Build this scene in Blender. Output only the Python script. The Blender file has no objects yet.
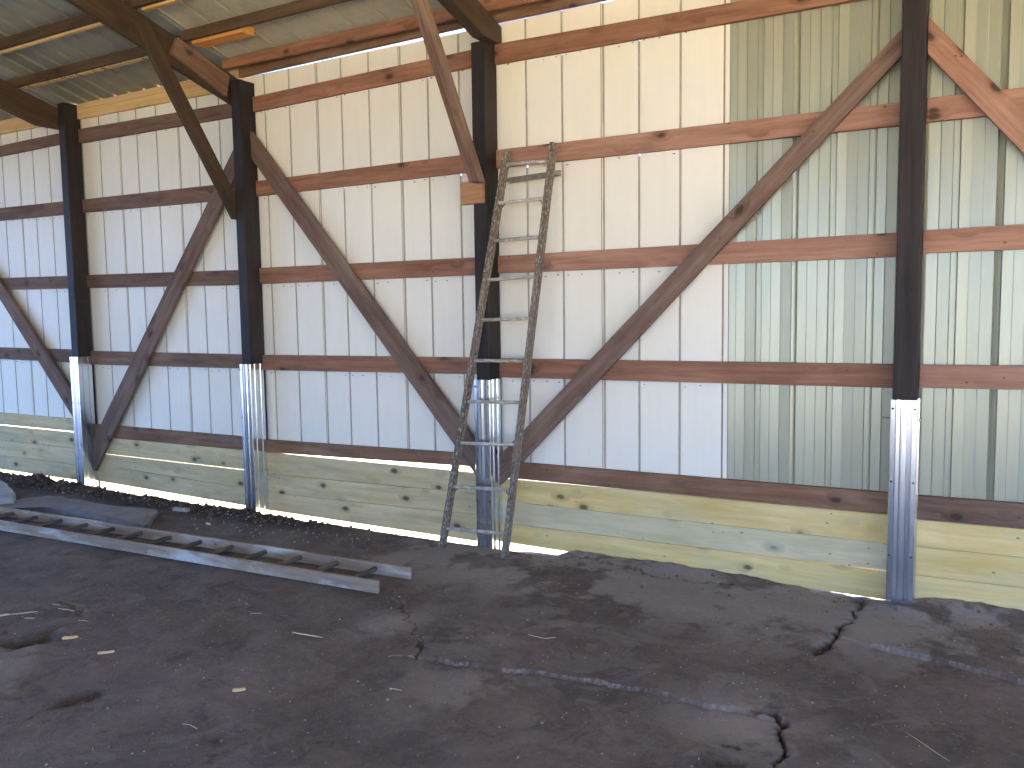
import bpy, bmesh, math, random
import numpy as np
from mathutils import Vector, Matrix, noise as mnoise

SC = bpy.context.scene
C = SC.collection
RNG = random.Random(7)

# ------------------------------------------------------------------ camera
F_PX = 852.0
YAW, PITCH, ROLL = math.radians(30.05), math.radians(4.94), math.radians(-0.81)
CAM = Vector((0.0, -5.41, 1.75))
fwd = Vector((-math.sin(YAW) * math.cos(PITCH), math.cos(YAW) * math.cos(PITCH), -math.sin(PITCH)))
rt = Vector((math.cos(YAW), math.sin(YAW), 0))
up = rt.cross(fwd)
rt, up = (math.cos(ROLL) * rt + math.sin(ROLL) * up), (-math.sin(ROLL) * rt + math.cos(ROLL) * up)
cam_data = bpy.data.cameras.new('camera')
cam_data.sensor_width = 36.0
cam_data.lens = 36.0 * F_PX / 1024.0
cam_data.clip_start = 0.05
cam_data.clip_end = 500
cam = bpy.data.objects.new('camera', cam_data)
C.objects.link(cam)
M = Matrix((rt, up, -fwd)).transposed().to_4x4()
M.translation = CAM
cam.matrix_world = M
SC.camera = cam

# ------------------------------------------------------------------ sky, sun, exposure
SC.view_settings.view_transform = 'Standard'
SC.view_settings.look = 'None'
SC.view_settings.gamma = 1.0
SC.view_settings.use_curve_mapping = False
SC.view_settings.exposure = 2.18
SC.cycles.use_denoising = True
SC.cycles.max_bounces = 10
SC.cycles.diffuse_bounces = 6
SC.cycles.sample_clamp_indirect = 12.0

world = bpy.data.worlds.new('world')
SC.world = world
world.use_nodes = True
wn = world.node_tree
for n in list(wn.nodes):
    wn.nodes.remove(n)
wo = wn.nodes.new('ShaderNodeOutputWorld')
bg = wn.nodes.new('ShaderNodeBackground')
geo = wn.nodes.new('ShaderNodeTexCoord')
sep = wn.nodes.new('ShaderNodeSeparateXYZ')
ramp = wn.nodes.new('ShaderNodeValToRGB')
ramp.color_ramp.elements[0].position = 0.0
ramp.color_ramp.elements[0].color = (0.25, 0.50, 1.0, 1)
ramp.color_ramp.elements[1].position = 0.6
ramp.color_ramp.elements[1].color = (0.18, 0.40, 1.0, 1)
wn.links.new(geo.outputs['Generated'], sep.inputs[0])
wn.links.new(sep.outputs['Z'], ramp.inputs[0])
wn.links.new(ramp.outputs[0], bg.inputs['Color'])
bg.inputs['Strength'].default_value = 1.7
wn.links.new(bg.outputs[0], wo.inputs[0])

sun_d = bpy.data.lights.new('sun', 'SUN')
sun_d.energy = 11.8
sun_d.angle = math.radians(0.6)
sun_d.color = (1.0, 0.90, 0.74)
sun = bpy.data.objects.new('sun', sun_d)
sun_from = Vector((0.72, 0.10, 0.69)).normalized()
sun.rotation_euler = sun_from.to_track_quat('Z', 'Y').to_euler()
sun.location = (20, 4, 30)
C.objects.link(sun)

BX0, BX1, BY0 = -13.0, 5.5, -10.5        # left wall, right wall, front wall
OPEN_F = (-4.5, 4.8, 3.5)               # front opening: x from, x to, height
OPEN_R = (-9.5, -1.6, 3.5)               # right opening: y from, y to, height
OPEN_L = (-9.8, -1.0, 3.5)               # left opening


def portal(name, loc, sx, sy, direction):
    d = bpy.data.lights.new(name, 'AREA')
    d.shape = 'RECTANGLE'
    d.size, d.size_y = sx, sy
    d.cycles.is_portal = True
    o = bpy.data.objects.new(name, d)
    o.location = loc
    o.rotation_euler = Vector(direction).to_track_quat('-Z', 'Z').to_euler()
    C.objects.link(o)


portal('daylight_front_opening', ((OPEN_F[0] + OPEN_F[1]) / 2, BY0 - .1, OPEN_F[2] / 2), OPEN_F[1] - OPEN_F[0], OPEN_F[2], (0, 1, 0))
portal('daylight_right_opening', (BX1 + .1, (OPEN_R[0] + OPEN_R[1]) / 2, OPEN_R[2] / 2), OPEN_R[1] - OPEN_R[0], OPEN_R[2], (-1, 0, 0))


portal('daylight_left_opening', (BX0 - .1, (OPEN_L[0] + OPEN_L[1]) / 2, OPEN_L[2] / 2), OPEN_L[1] - OPEN_L[0], OPEN_L[2], (1, 0, 0))

# ------------------------------------------------------------------ measuring helpers (photo pixel -> point on a real plane)
def ray(px, py):
    return fwd + rt * ((px - 512) / F_PX) - up * ((py - 384) / F_PX)


def onY(px, py, Y=0.0):
    d = ray(px, py)
    return CAM + d * ((Y - CAM.y) / d.y)


def onZ(px, py, Z=0.0):
    d = ray(px, py)
    return CAM + d * ((Z - CAM.z) / d.z)


def onX(px, py, X):
    d = ray(px, py)
    return CAM + d * ((X - CAM.x) / d.x)


# ------------------------------------------------------------------ materials
class NT:
    def __init__(s, name):
        s.m = bpy.data.materials.new(name)
        s.m.use_nodes = True
        s.t = s.m.node_tree
        s.b = s.t.nodes['Principled BSDF']

    def n(s, kind, **kw):
        o = s.t.nodes.new('ShaderNode' + kind)
        for k, v in kw.items():
            setattr(o, k, v)
        return o

    def l(s, a, b):
        s.t.links.new(a, b)

    def val(s, sock, v):
        if isinstance(v, (int, float)):
            sock.default_value = v
        elif isinstance(v, tuple):
            sock.default_value = v if len(v) != 3 or len(sock.default_value) == 3 else (*v, 1)
        else:
            s.l(v, sock)

    def math(s, op, a, b=0.0, c=None, clamp=False):
        o = s.n('Math', operation=op, use_clamp=clamp)
        s.val(o.inputs[0], a)
        s.val(o.inputs[1], b)
        if c is not None:
            s.val(o.inputs[2], c)
        return o.outputs[0]

    def mix(s, f, a, b, mode='MIX'):
        o = s.n('Mix', data_type='RGBA', blend_type=mode)
        s.val(o.inputs[0], f)
        s.val(o.inputs[6], a)
        s.val(o.inputs[7], b)
        return o.outputs[2]

    def ramp(s, f, stops):
        o = s.n('ValToRGB')
        e = o.color_ramp.elements
        while len(e) < len(stops):
            e.new(0.5)
        for i, (p, c) in enumerate(stops):
            e[i].position = p
            e[i].color = (c, c, c, 1) if isinstance(c, (int, float)) else (*c, 1)
        s.l(f, o.inputs[0])
        return o.outputs[0]

    def coord(s, scale=(1, 1, 1), which='Object', rnd=True):
        tc = s.n('TexCoord')
        mp = s.n('Mapping')
        mp.inputs['Scale'].default_value = scale
        s.l(tc.outputs[which], mp.inputs[0])
        if rnd:
            oi = s.n('ObjectInfo')
            cb = s.n('CombineXYZ')
            s.l(s.math('MULTIPLY', oi.outputs['Random'], 37.0), cb.inputs[0])
            s.l(s.math('MULTIPLY', oi.outputs['Random'], 91.0), cb.inputs[2])
            s.l(cb.outputs[0], mp.inputs['Location'])
        return mp.outputs[0]

    def noise(s, vec, scale, detail=4, rough=.55, dist=0.0):
        o = s.n('TexNoise')
        s.l(vec, o.inputs['Vector'])
        o.inputs['Scale'].default_value = scale
        o.inputs['Detail'].default_value = detail
        o.inputs['Roughness'].default_value = rough
        o.inputs['Distortion'].default_value = dist
        return o.outputs['Fac']

    def bump(s, h, strength=.3, dist=.005):
        o = s.n('Bump')
        o.inputs['Strength'].default_value = strength
        o.inputs['Distance'].default_value = dist
        s.l(h, o.inputs['Height'])
        s.l(o.outputs[0], s.b.inputs['Normal'])


def srgb(r, g, b):
    f = lambda c: (c / 255 / 12.92) if c / 255 <= .04045 else ((c / 255 + .055) / 1.055) ** 2.4
    return (f(r), f(g), f(b))


def wood(name, a, b, knot=(.05, .03, .02), knots=.5, rough=.75, vary=.12, stain=None, stain_amt=0.0, grain=1.0, bump=.25, marks=False, sscale=(1.1, 3, 5)):
    m = NT(name)
    co = m.coord((1.0, 1.0, 1.0))
    # knots: a voronoi cell now and then
    kp = m.n('Mapping')
    kp.inputs['Scale'].default_value = (4.6, 0.002, 8.0)
    m.l(co, kp.inputs[0])
    vo = m.n('TexVoronoi')
    vo.inputs['Scale'].default_value = 1.0
    vo.inputs['Randomness'].default_value = 1.0
    m.l(kp.outputs[0], vo.inputs['Vector'])
    sepc = m.n('SeparateColor')
    m.l(vo.outputs['Color'], sepc.inputs[0])
    pick = m.math('LESS_THAN', sepc.outputs[0], knots)
    kd = vo.outputs['Distance']
    wob = m.noise(co, 30, 2)
    kd2 = m.math('ADD', kd, m.math('MULTIPLY', m.math('SUBTRACT', wob, .5), .10))
    kcore = m.math('MULTIPLY', pick, m.ramp(kd2, [(0.11, 1.0), (0.20, 0.0)]))
    khalo = m.math('MULTIPLY', pick, m.ramp(kd2, [(0.08, 1.0), (0.42, 0.0)]))
    # grain, bent around knots
    gp = m.n('Mapping')
    gp.inputs['Scale'].default_value = (1.3, 16.0, 22.0 * grain)
    m.l(co, gp.inputs[0])
    gv = m.n('VectorMath', operation='ADD')
    m.l(gp.outputs[0], gv.inputs[0])
    cb = m.n('CombineXYZ')
    m.l(m.math('MULTIPLY', khalo, 1.6), cb.inputs[2])
    m.l(cb.outputs[0], gv.inputs[1])
    g1 = m.noise(gv.outputs[0], 1.0, 8, .68, .35)
    g2 = m.noise(co, 1.7, 3)
    g3 = m.noise(m.coord((5, 60, 130)), 1.0, 3, .6)
    gf = m.math('ADD', m.math('ADD', m.math('MULTIPLY', g1, .72), m.math('MULTIPLY', g2, .25)), m.math('MULTIPLY', g3, .18))
    col = m.mix(m.ramp(gf, [(.46, 0.0), (.70, 1.0)]), a, b)
    oi = m.n('ObjectInfo')
    hv = m.n('HueSaturation')
    hv.inputs['Saturation'].default_value = 1.0
    m.l(m.math('ADD', m.math('MULTIPLY', oi.outputs['Random'], 2 * vary), 1 - vary), hv.inputs['Value'])
    m.l(col, hv.inputs['Color'])
    col = hv.outputs[0]
    if stain:
        st = m.noise(m.coord(sscale), 1.3, 5, .6, .4)
        col = m.mix(m.math('MULTIPLY', m.ramp(st, [(.50, 0.0), (.66, 1.0)]), stain_amt), col, stain)
    col = m.mix(m.math('MULTIPLY', khalo, .6), col, tuple(c * .55 for c in a))
    col = m.mix(m.math('MULTIPLY', kcore, .85), col, knot)
    # old nail holes and specks
    ns = m.n('TexVoronoi')
    np_ = m.n('Mapping')
    np_.inputs['Scale'].default_value = (9.0, .002, 17.0)
    m.l(co, np_.inputs[0])
    m.l(np_.outputs[0], ns.inputs['Vector'])
    ns.inputs['Scale'].default_value = 1.0
    s2 = m.n('SeparateColor')
    m.l(ns.outputs['Color'], s2.inputs[0])
    nail = m.math('MULTIPLY', m.math('LESS_THAN', ns.outputs['Distance'], .085), m.math('LESS_THAN', s2.outputs[1], .16))
    col = m.mix(m.math('MULTIPLY', nail, .75), col, knot)
    if marks:
        mk = m.noise(m.coord((34, .01, 22), rnd=False), 1.0, 1, .5)
        mk2 = m.noise(m.coord((1.6, .01, .01), rnd=False), 1.0, 1, .5)
        col = m.mix(m.math('MULTIPLY', m.math('GREATER_THAN', mk, .58), m.math('GREATER_THAN', mk2, .46)), col, srgb(112, 82, 52))
    m.l(col, m.b.inputs['Base Color'])
    m.b.inputs['Roughness'].default_value = rough
    m.b.inputs['Specular IOR Level'].default_value = .25
    m.bump(gf, bump, .004)
    return m.m


def plain(name, col, rough=.6, metal=0.0, spec=.5, var=.0, scale=8, stretch=(1, 1, 1), bump=0.0):
    m = NT(name)
    if var:
        f = m.noise(m.coord(stretch), scale, 5, .6)
        m.l(m.mix(m.ramp(f, [(.3, 0.0), (.7, 1.0)]), tuple(c * (1 - var) for c in col), tuple(min(1, c * (1 + var)) for c in col)), m.b.inputs['Base Color'])
        if bump:
            m.bump(f, bump, .004)
    else:
        m.b.inputs['Base Color'].default_value = (*col, 1)
    m.b.inputs['Roughness'].default_value = rough
    m.b.inputs['Metallic'].default_value = metal
    m.b.inputs['Specular IOR Level'].default_value = spec
    return m.m


def painted_metal(name, col, rough, dirt, dirt_amt=.4, streak=(9, 9, .7), metal=0.0, specks=1):
    m = NT(name)
    co = m.coord(streak, rnd=True)
    s1 = m.noise(co, 1.6, 5, .62, .2)
    co2 = m.coord((1, 1, 1))
    s2 = m.noise(co2, 2.2, 6, .65, .3)
    f = m.math('MULTIPLY', m.ramp(m.math('ADD', m.math('MULTIPLY', s1, .5), m.math('MULTIPLY', s2, .5)), [(.44, 0.0), (.74, 1.0)]), dirt_amt)
    sp = m.noise(co2, 38, 3, .7)
    if specks:
        f = m.math('ADD', f, m.math('MULTIPLY', m.ramp(sp, [(.66, 0.0), (.74, 1.0)]), dirt_amt * .5), clamp=True)
    else:
        f = m.math('MULTIPLY', m.ramp(s1, [(.40, 0.0), (.62, 1.0)]), dirt_amt)
    m.l(m.mix(f, col, dirt), m.b.inputs['Base Color'])
    if specks:
        m.l(m.math('ADD', m.math('MULTIPLY', s2, .25), rough - .1), m.b.inputs['Roughness'])
    else:
        m.b.inputs['Roughness'].default_value = rough
    m.b.inputs['Metallic'].default_value = metal
    m.bump(m.noise(m.coord((1.0, 1.0, .35)), 3.0, 2), .12, .02)
    return m.m


MT = {}
MT['red'] = wood('weathered_red_brown_lumber', srgb(126, 86, 64), srgb(168, 122, 96), knots=0.5, stain=srgb(112, 78, 64), stain_amt=.4, vary=.10)
MT['brown'] = wood('aged_brown_lumber', srgb(98, 74, 58), srgb(134, 106, 86), knots=0.4, stain=srgb(84, 58, 46), stain_amt=.5, vary=.10)
MT['brace'] = wood('brace_brown_lumber', srgb(100, 79, 66), srgb(140, 115, 98), knots=0.45, stain=srgb(96, 66, 52), stain_amt=.5, vary=.08)
MT['orange'] = wood('warm_orange_lumber', srgb(142, 102, 82), srgb(178, 138, 114), knots=0.6, stain=srgb(126, 88, 70), stain_amt=.5, vary=.05)
MT['post'] = wood('dark_creosote_post_wood', srgb(36, 30, 28), srgb(54, 46, 43), knots=.03, rough=.6, stain=srgb(70, 62, 58), stain_amt=.3, vary=.08)
MT['purlin'] = wood('dark_old_purlin_lumber', srgb(72, 56, 42), srgb(104, 82, 62), knots=.15, stain=srgb(66, 52, 40), stain_amt=.5, vary=.08)
MT['low'] = wood('muddy_brown_lumber', srgb(108, 76, 54), srgb(146, 110, 82), knots=0.5, stain=srgb(158, 132, 116), stain_amt=.35)
MT['green'] = wood('pale_green_treated_lumber', srgb(190, 166, 118), srgb(216, 194, 148), knot=srgb(74, 64, 48), knots=0.5, stain=srgb(158, 146, 116), stain_amt=.5, vary=.07, grain=.7)
MT['greyplank'] = wood('greyed_treated_lumber', srgb(196, 178, 136), srgb(218, 202, 160), knot=srgb(80, 66, 48), knots=.4, stain=srgb(170, 156, 124), stain_amt=.5, vary=.03, grain=.7)
MT['yellow'] = wood('yellow_treated_lumber', srgb(210, 178, 108), srgb(234, 206, 142), knot=srgb(100, 76, 50), knots=0.5, stain=srgb(190, 180, 140), stain_amt=.4, vary=.06, grain=.7)
MT['new'] = wood('fresh_yellow_pine', srgb(212, 172, 112), srgb(232, 198, 142), knot=srgb(120, 76, 36), knots=.12, stain=srgb(190, 140, 78), stain_amt=.3, vary=.05)
MT['marked'] = wood('stamped_yellow_pine', srgb(204, 166, 110), srgb(224, 190, 136), knots=.05, vary=.03, marks=True)
MT['orangepine'] = wood('orange_pine', srgb(206, 140, 76), srgb(222, 160, 92), knots=.05, vary=.02)
MT['block'] = wood('fresh_orange_block', srgb(150, 108, 76), srgb(176, 134, 98), knots=.1, vary=.02)
MT['rafter'] = wood('dark_brown_rafter_lumber', srgb(60, 47, 35), srgb(82, 65, 49), knots=.12, stain=srgb(60, 46, 36), stain_amt=.5, vary=.06)
MT['ladder'] = wood('grey_weathered_ladder_wood', srgb(86, 72, 58), srgb(124, 108, 90), knots=.0, stain=srgb(205, 198, 186), stain_amt=.6, sscale=(26, 70, 70), vary=.02, grain=1.6)
MT['rung'] = wood('paint_splashed_rung_wood', srgb(140, 130, 114), srgb(184, 176, 160), knots=.0, stain=srgb(222, 216, 204), stain_amt=.7, sscale=(14, 40, 40), vary=.02, grain=1.6)
MT['rail'] = wood('dusty_tan_ladder_rail_wood', srgb(140, 118, 98), srgb(170, 148, 126), knots=.03, stain=srgb(208, 204, 200), stain_amt=.8, vary=.02)
MT['rodrung'] = wood('dark_round_rung_wood', srgb(88, 76, 66), srgb(122, 108, 94), knots=.0, vary=.05)
MT['white'] = painted_metal('cream_white_painted_sheet', srgb(236, 230, 212), .45, srgb(208, 198, 172), .22)
MT['groove'] = plain('shade_toned_rib_groove', srgb(176, 168, 150), .6, var=.15, scale=6)  # shade inside the rib grooves, put into the colour as a darker tone
MT['lap'] = plain('rusty_lap_edge', srgb(150, 132, 108), .6, var=.3, scale=9, stretch=(1, 1, .6))
MT['silver'] = painted_metal('pale_green_ribbed_sheet', srgb(164, 163, 140), .32, srgb(146, 150, 126), .3, metal=.38, specks=0)
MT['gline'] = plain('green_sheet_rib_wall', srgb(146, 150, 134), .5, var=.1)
MT['galv'] = painted_metal('old_galvanised_roof_sheet', srgb(150, 148, 132), .48, srgb(112, 106, 90), .4, metal=.3, streak=(6, .6, 6))
MT['rooflt'] = painted_metal('old_white_roof_sheet', srgb(180, 176, 156), .6, srgb(118, 110, 90), .5, streak=(6, .6, 6))
MT['sleeve'] = plain('new_galvanised_sleeve', srgb(222, 226, 230), .22, 1.0)
MT['screw'] = plain('dark_steel_screw', srgb(60, 58, 56), .4, .8)
MT['steel'] = plain('weathered_steel_strap', srgb(130, 122, 108), .5, .6, var=.3, scale=30)
MT['chip'] = plain('pale_wood_chip', srgb(222, 190, 140), .8, var=.1)
MT['straw'] = plain('dry_straw', srgb(206, 194, 170), .8, var=.1)
MT['weed'] = plain('green_weed_leaf', srgb(96, 124, 34), .6, var=.2)
MT['outside'] = plain('sunlit_dry_gravel', srgb(204, 184, 138), .9, var=.12, scale=3)


def ground_mat():
    m = NT('packed_dark_dirt_and_concrete')
    tc = m.n('TexCoord')
    co = tc.outputs['Object']
    big = m.noise(co, .8, 6, .62, .6)
    mid = m.noise(co, 2.6, 7, .68, 1.0)
    fine = m.noise(co, 26, 8, .75)
    f = m.math('ADD', m.math('MULTIPLY', big, .45), m.math('ADD', m.math('MULTIPLY', mid, .42), m.math('MULTIPLY', fine, .26)))
    col = m.ramp(f, [(.42, srgb(76, 66, 62)), (.54, srgb(98, 87, 82)), (.66, srgb(118, 106, 101)), (.78, srgb(138, 129, 125))])
    # dusty smears
    sm = m.noise(co, 1.9, 8, .72, 1.6)
    col = m.mix(m.math('MULTIPLY', m.ramp(sm, [(.555, 0.0), (.60, 1.0)]), .50), col, srgb(120, 112, 109))
    sm2 = m.noise(co, 3.4, 8, .75, .8)
    col = m.mix(m.math('MULTIPLY', m.ramp(sm2, [(.56, 0.0), (.61, 1.0)]), .45), col, srgb(62, 56, 56))
    # bare concrete / dirt masks stored on the mesh
    at = m.n('Attribute', attribute_name='bare')
    col = m.mix(m.math('MULTIPLY', at.outputs['Fac'], .8), col, srgb(176, 168, 162))
    ad = m.n('Attribute', attribute_name='soil')
    soil = m.ramp(m.noise(co, 34, 6, .75), [(.35, srgb(44, 36, 31)), (.62, srgb(84, 70, 60)), (.78, srgb(126, 110, 96))])
    col = m.mix(ad.outputs['Fac'], col, soil)
    # little pale grit
    v = m.n('TexVoronoi')
    v.inputs['Scale'].default_value = 17
    m.l(co, v.inputs['Vector'])
    sc = m.n('SeparateColor')
    m.l(v.outputs['Color'], sc.inputs[0])
    grit = m.math('MULTIPLY', m.math('LESS_THAN', v.outputs['Distance'], .075), m.math('LESS_THAN', sc.outputs[0], .30))
    col = m.mix(m.math('MULTIPLY', grit, .6), col, srgb(170, 162, 156))
    m.l(col, m.b.inputs['Base Color'])
    m.b.inputs['Roughness'].default_value = .85
    m.b.inputs['Specular IOR Level'].default_value = .3
    m.bump(m.math('ADD', m.math('MULTIPLY', mid, .6), m.math('ADD', fine, m.math('MULTIPLY', m.noise(co, 90, 3, .7), .5))), .75, .016)
    return m.m


MT['ground'] = ground_mat()
MT['concrete'] = plain('broken_grey_concrete', srgb(128, 124, 124), .85, var=.22, scale=7, bump=.4)
MT['paleconcrete'] = plain('pale_broken_concrete', srgb(170, 166, 160), .85, var=.22, scale=9, bump=.4)
MT['rubble'] = plain('grey_rubble', srgb(150, 143, 137), .9, var=.3, scale=20)


# ------------------------------------------------------------------ object helpers
def tag(o, label=None, cat=None, group=None, kind=None):
    if label:
        o['label'] = label
    if cat:
        o['category'] = cat
    if group:
        o['group'] = group
    if kind:
        o['kind'] = kind
    return o


def link(name, me, mats, parent=None, mw=None):
    o = bpy.data.objects.new(name, me)
    C.objects.link(o)
    for m in (mats if isinstance(mats, (list, tuple)) else [mats]):
        me.materials.append(MT[m])
    if mw is not None:
        if parent:
            o.parent = parent
            o.matrix_world = mw if parent.type == 'EMPTY' and False else mw
            o.matrix_parent_inverse = PINV.get(parent.name, Matrix.Identity(4))
            o.matrix_basis = mw
        else:
            o.matrix_world = mw
    elif parent:
        o.parent = parent
        o.matrix_parent_inverse = PINV.get(parent.name, Matrix.Identity(4))
    return o


PINV = {}


def empty(name, loc=(0, 0, 0)):
    o = bpy.data.objects.new(name, None)
    o.empty_display_size = .2
    o.location = loc
    C.objects.link(o)
    PINV[o.name] = Matrix.Translation(Vector(loc)).inverted()
    return o


def frame(origin, xdir, ydir):
    x = Vector(xdir).normalized()
    y = Vector(ydir)
    y = (y - x * y.dot(x)).normalized()
    z = x.cross(y)
    m = Matrix((x, y, z)).transposed().to_4x4()
    m.translation = Vector(origin)
    return m


def shade(me, smooth=False):
    for p in me.polygons:
        p.use_smooth = smooth


def prism(name, pts, ext, mat, parent=None, along=None, bevel=.003, wob=0.0):
    """a board: planar outline pts (world), pushed by the vector ext; its local x runs along the grain"""
    pts = [Vector(p) for p in pts]
    ext = Vector(ext)
    along = Vector(along) if along is not None else (pts[1] - pts[0])
    mw = frame(pts[0], along, ext)
    inv = mw.inverted()
    bm = bmesh.new()
    a = [bm.verts.new(inv @ p) for p in pts]
    b = [bm.verts.new(inv @ (p + ext)) for p in pts]
    n = len(pts)
    bm.faces.new(a)
    bm.faces.new(b[::-1])
    for i in range(n):
        bm.faces.new((a[i], b[i], b[(i + 1) % n], a[(i + 1) % n]))
    bmesh.ops.recalc_face_normals(bm, faces=bm.faces)
    if bevel:
        bmesh.ops.bevel(bm, geom=list(bm.edges), offset=bevel, segments=2, affect='EDGES', profile=.6)
    me = bpy.data.meshes.new(name)
    bm.to_mesh(me)
    bm.free()
    return link(name, me, mat, parent, mw)


def bar(name, p0, p1, w, t, up_hint, mat, parent=None, bevel=.002):
    """rectangular bar: p0->p1 centreline, w across up_hint, t across the third axis"""
    p0, p1 = Vector(p0), Vector(p1)
    x = (p1 - p0).normalized()
    u = Vector(up_hint)
    u = (u - x * u.dot(x)).normalized()
    v = x.cross(u)
    c = [p0 + u * w / 2 + v * t / 2, p1 + u * w / 2 + v * t / 2, p1 - u * w / 2 + v * t / 2, p0 - u * w / 2 + v * t / 2]
    return prism(name, c, -v * t, mat, parent, bevel=bevel)


def rod(name, p0, p1, r, mat, parent=None, seg=14, r1=None):
    p0, p1 = Vector(p0), Vector(p1)
    mw = frame(p0, p1 - p0, Vector((.1, .2, 1)))
    L = (p1 - p0).length
    bm = bmesh.new()
    r1 = r if r1 is None else r1
    rings = []
    for x, rr in ((0, r * .8), (.004, r), (L - .004, r1), (L, r1 * .8)):
        rings.append([bm.verts.new((x, rr * math.cos(2 * math.pi * k / seg), rr * math.sin(2 * math.pi * k / seg))) for k in range(seg)])
    for i in range(3):
        for k in range(seg):
            bm.faces.new((rings[i][k], rings[i + 1][k], rings[i + 1][(k + 1) % seg], rings[i][(k + 1) % seg]))
    bm.faces.new(rings[0])
    bm.faces.new(rings[-1][::-1])
    bmesh.ops.recalc_face_normals(bm, faces=bm.faces)
    me = bpy.data.meshes.new(name)
    bm.to_mesh(me)
    bm.free()
    shade(me, True)
    return link(name, me, mat, parent, mw)


def line_z(p, q, Y=0.0, smax=None):
    """photo line (two pixels) on the plane Y -> function z(x)"""
    a, b = onY(*p, Y), onY(*q, Y)
    s = (b.z - a.z) / (b.x - a.x)
    if smax is not None:
        s = max(-smax, min(smax, s))
    mx, mz = (a.x + b.x) / 2, (a.z + b.z) / 2
    return lambda x: mz + s * (x - mx)


def wall_board(name, xl, xr, top, bot, Y0, Y1, mat, smax=.02, parent=None, bevel=.003):
    t, b = line_z(*top, Y0, smax) if not callable(top) else top, line_z(*bot, Y0, smax) if not callable(bot) else bot
    pts = [(xl, Y0, t(xl)), (xr, Y0, t(xr)), (xr, Y0, b(xr)), (xl, Y0, b(xl))]
    return prism(name, pts, (0, Y1 - Y0, 0), mat, parent, bevel=bevel)


# ------------------------------------------------------------------ posts (x left, x right)
POST = [(-8.235, -8.125), (-5.785, -5.675), (-3.352, -3.240), (-0.540, -0.420)]
PY0, PY1 = -0.135, 0.032
SY = 0.042                       # inner face of the siding
bays = [(-12.6, POST[0][0]), (POST[0][1], POST[1][0]), (POST[1][1], POST[2][0]), (POST[2][1], POST[3][0]), (POST[3][1], 3.4)]
BAYTXT = ['left of the leftmost post', 'between the two leftmost posts', 'between second post and ladder',
          'between ladder and rightmost post', 'right of the rightmost dark post']
post_which = ['leftmost', 'second from left', 'standing just behind the leaning ladder', 'rightmost and nearest']
post_top = [3.862, 3.745, 3.650, 3.80]
sleeve_top = [1.342, 1.315, 1.248, 1.213]
slabels = ['dark brown square timber post, the leftmost, with galvanised steel sleeve round its foot',
           'dark brown square timber post, second from left, with galvanised sleeve round its foot',
           'dark timber post with steel sleeve, standing directly behind the leaning ladder',
           'tall dark timber post with steel sleeve, nearest and rightmost of the posts']


def sleeve_mesh(x0, x1, z0, z1):
    """ribbed U channel wrapping the front and both sides of a post"""
    g = .012
    X0, X1, YF, YB = x0 - g, x1 + g, PY0 - .022, -0.002
    w = X1 - X0
    d = .009
    prof = [(X0, YB), (X0, YF + .055), (X0 + d, YF + .050), (X0 + d, YF + .030), (X0, YF + .025), (X0, YF + .006), (X0 + .005, YF + .001)]
    for fx, oy in ((.19, -.002), (.23, .009), (.36, .012), (.41, -.003), (.47, -.004), (.61, .000), (.66, .0105), (.77, .0085), (.81, -.003)):
        prof += [(X0 + w * fx, YF + oy)]
    prof += [(X1 - .004, YF), (X1, YF + .004), (X1, YF + .025), (X1 - d, YF + .030), (X1 - d, YF + .050), (X1, YF + .055), (X1, YF + .095), (X1 - d, YF + .1), (X1 - d, YF + .115), (X1, YF + .12), (X1, YB)]
    bm = bmesh.new()
    rows = [[bm.verts.new((x, y, z)) for x, y in prof] for z in (z0, z1)]
    for i in range(len(prof) - 1):
        bm.faces.new((rows[0][i], rows[0][i + 1], rows[1][i + 1], rows[1][i]))
    bmesh.ops.recalc_face_normals(bm, faces=bm.faces)
    me = bpy.data.meshes.new('steel_sleeve')
    bm.to_mesh(me)
    bm.free()
    return me, X0, X1, YF


for i, (x0, x1) in enumerate(POST):
    e = empty('timber_post', ((x0 + x1) / 2, (PY0 + PY1) / 2, 0))
    tag(e, slabels[i], 'post', 'row of dark timber posts')
    zt = post_top[i]
    pts = [(x0, PY0, -.15), (x0, PY0, zt), (x1, PY0, zt - (.012 if i == 1 else 0)), (x1, PY0, -.15)]
    prism('timber', pts, (0, PY1 - PY0, 0), 'post', e, along=(0, 0, 1), bevel=.006)
    me, X0, X1, YF = sleeve_mesh(x0, x1, -.10, sleeve_top[i])
    s = link('steel_sleeve', me, 'sleeve', e)
    s['label'] = 'shiny ribbed galvanised steel sleeve'
    so = s.modifiers.new('solid', 'SOLIDIFY')
    so.thickness = .0018
    w = X1 - X0
    for z in (sleeve_top[i] - .05, sleeve_top[i] - .47, sleeve_top[i] - .9):
        for fx in (.1, .9):
            sc = rod('screw_head', (X0 + w * fx, YF + .001, z), (X0 + w * fx, YF - .007, z), .0065, 'screw', e, 8)
    if i in (0, 3):
        rod('bolt', (X0 - .052, -.06, sleeve_top[i] - .115), (X0 + .004, -.06, sleeve_top[i] - .115), .004, 'steel', e, 8)
    if i == 3:
        rod('bolt', (X1 - .004, -.075, sleeve_top[i] - .12), (X1 + .010, -.075, sleeve_top[i] - .12), .009, 'sleeve', e, 8)

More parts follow.
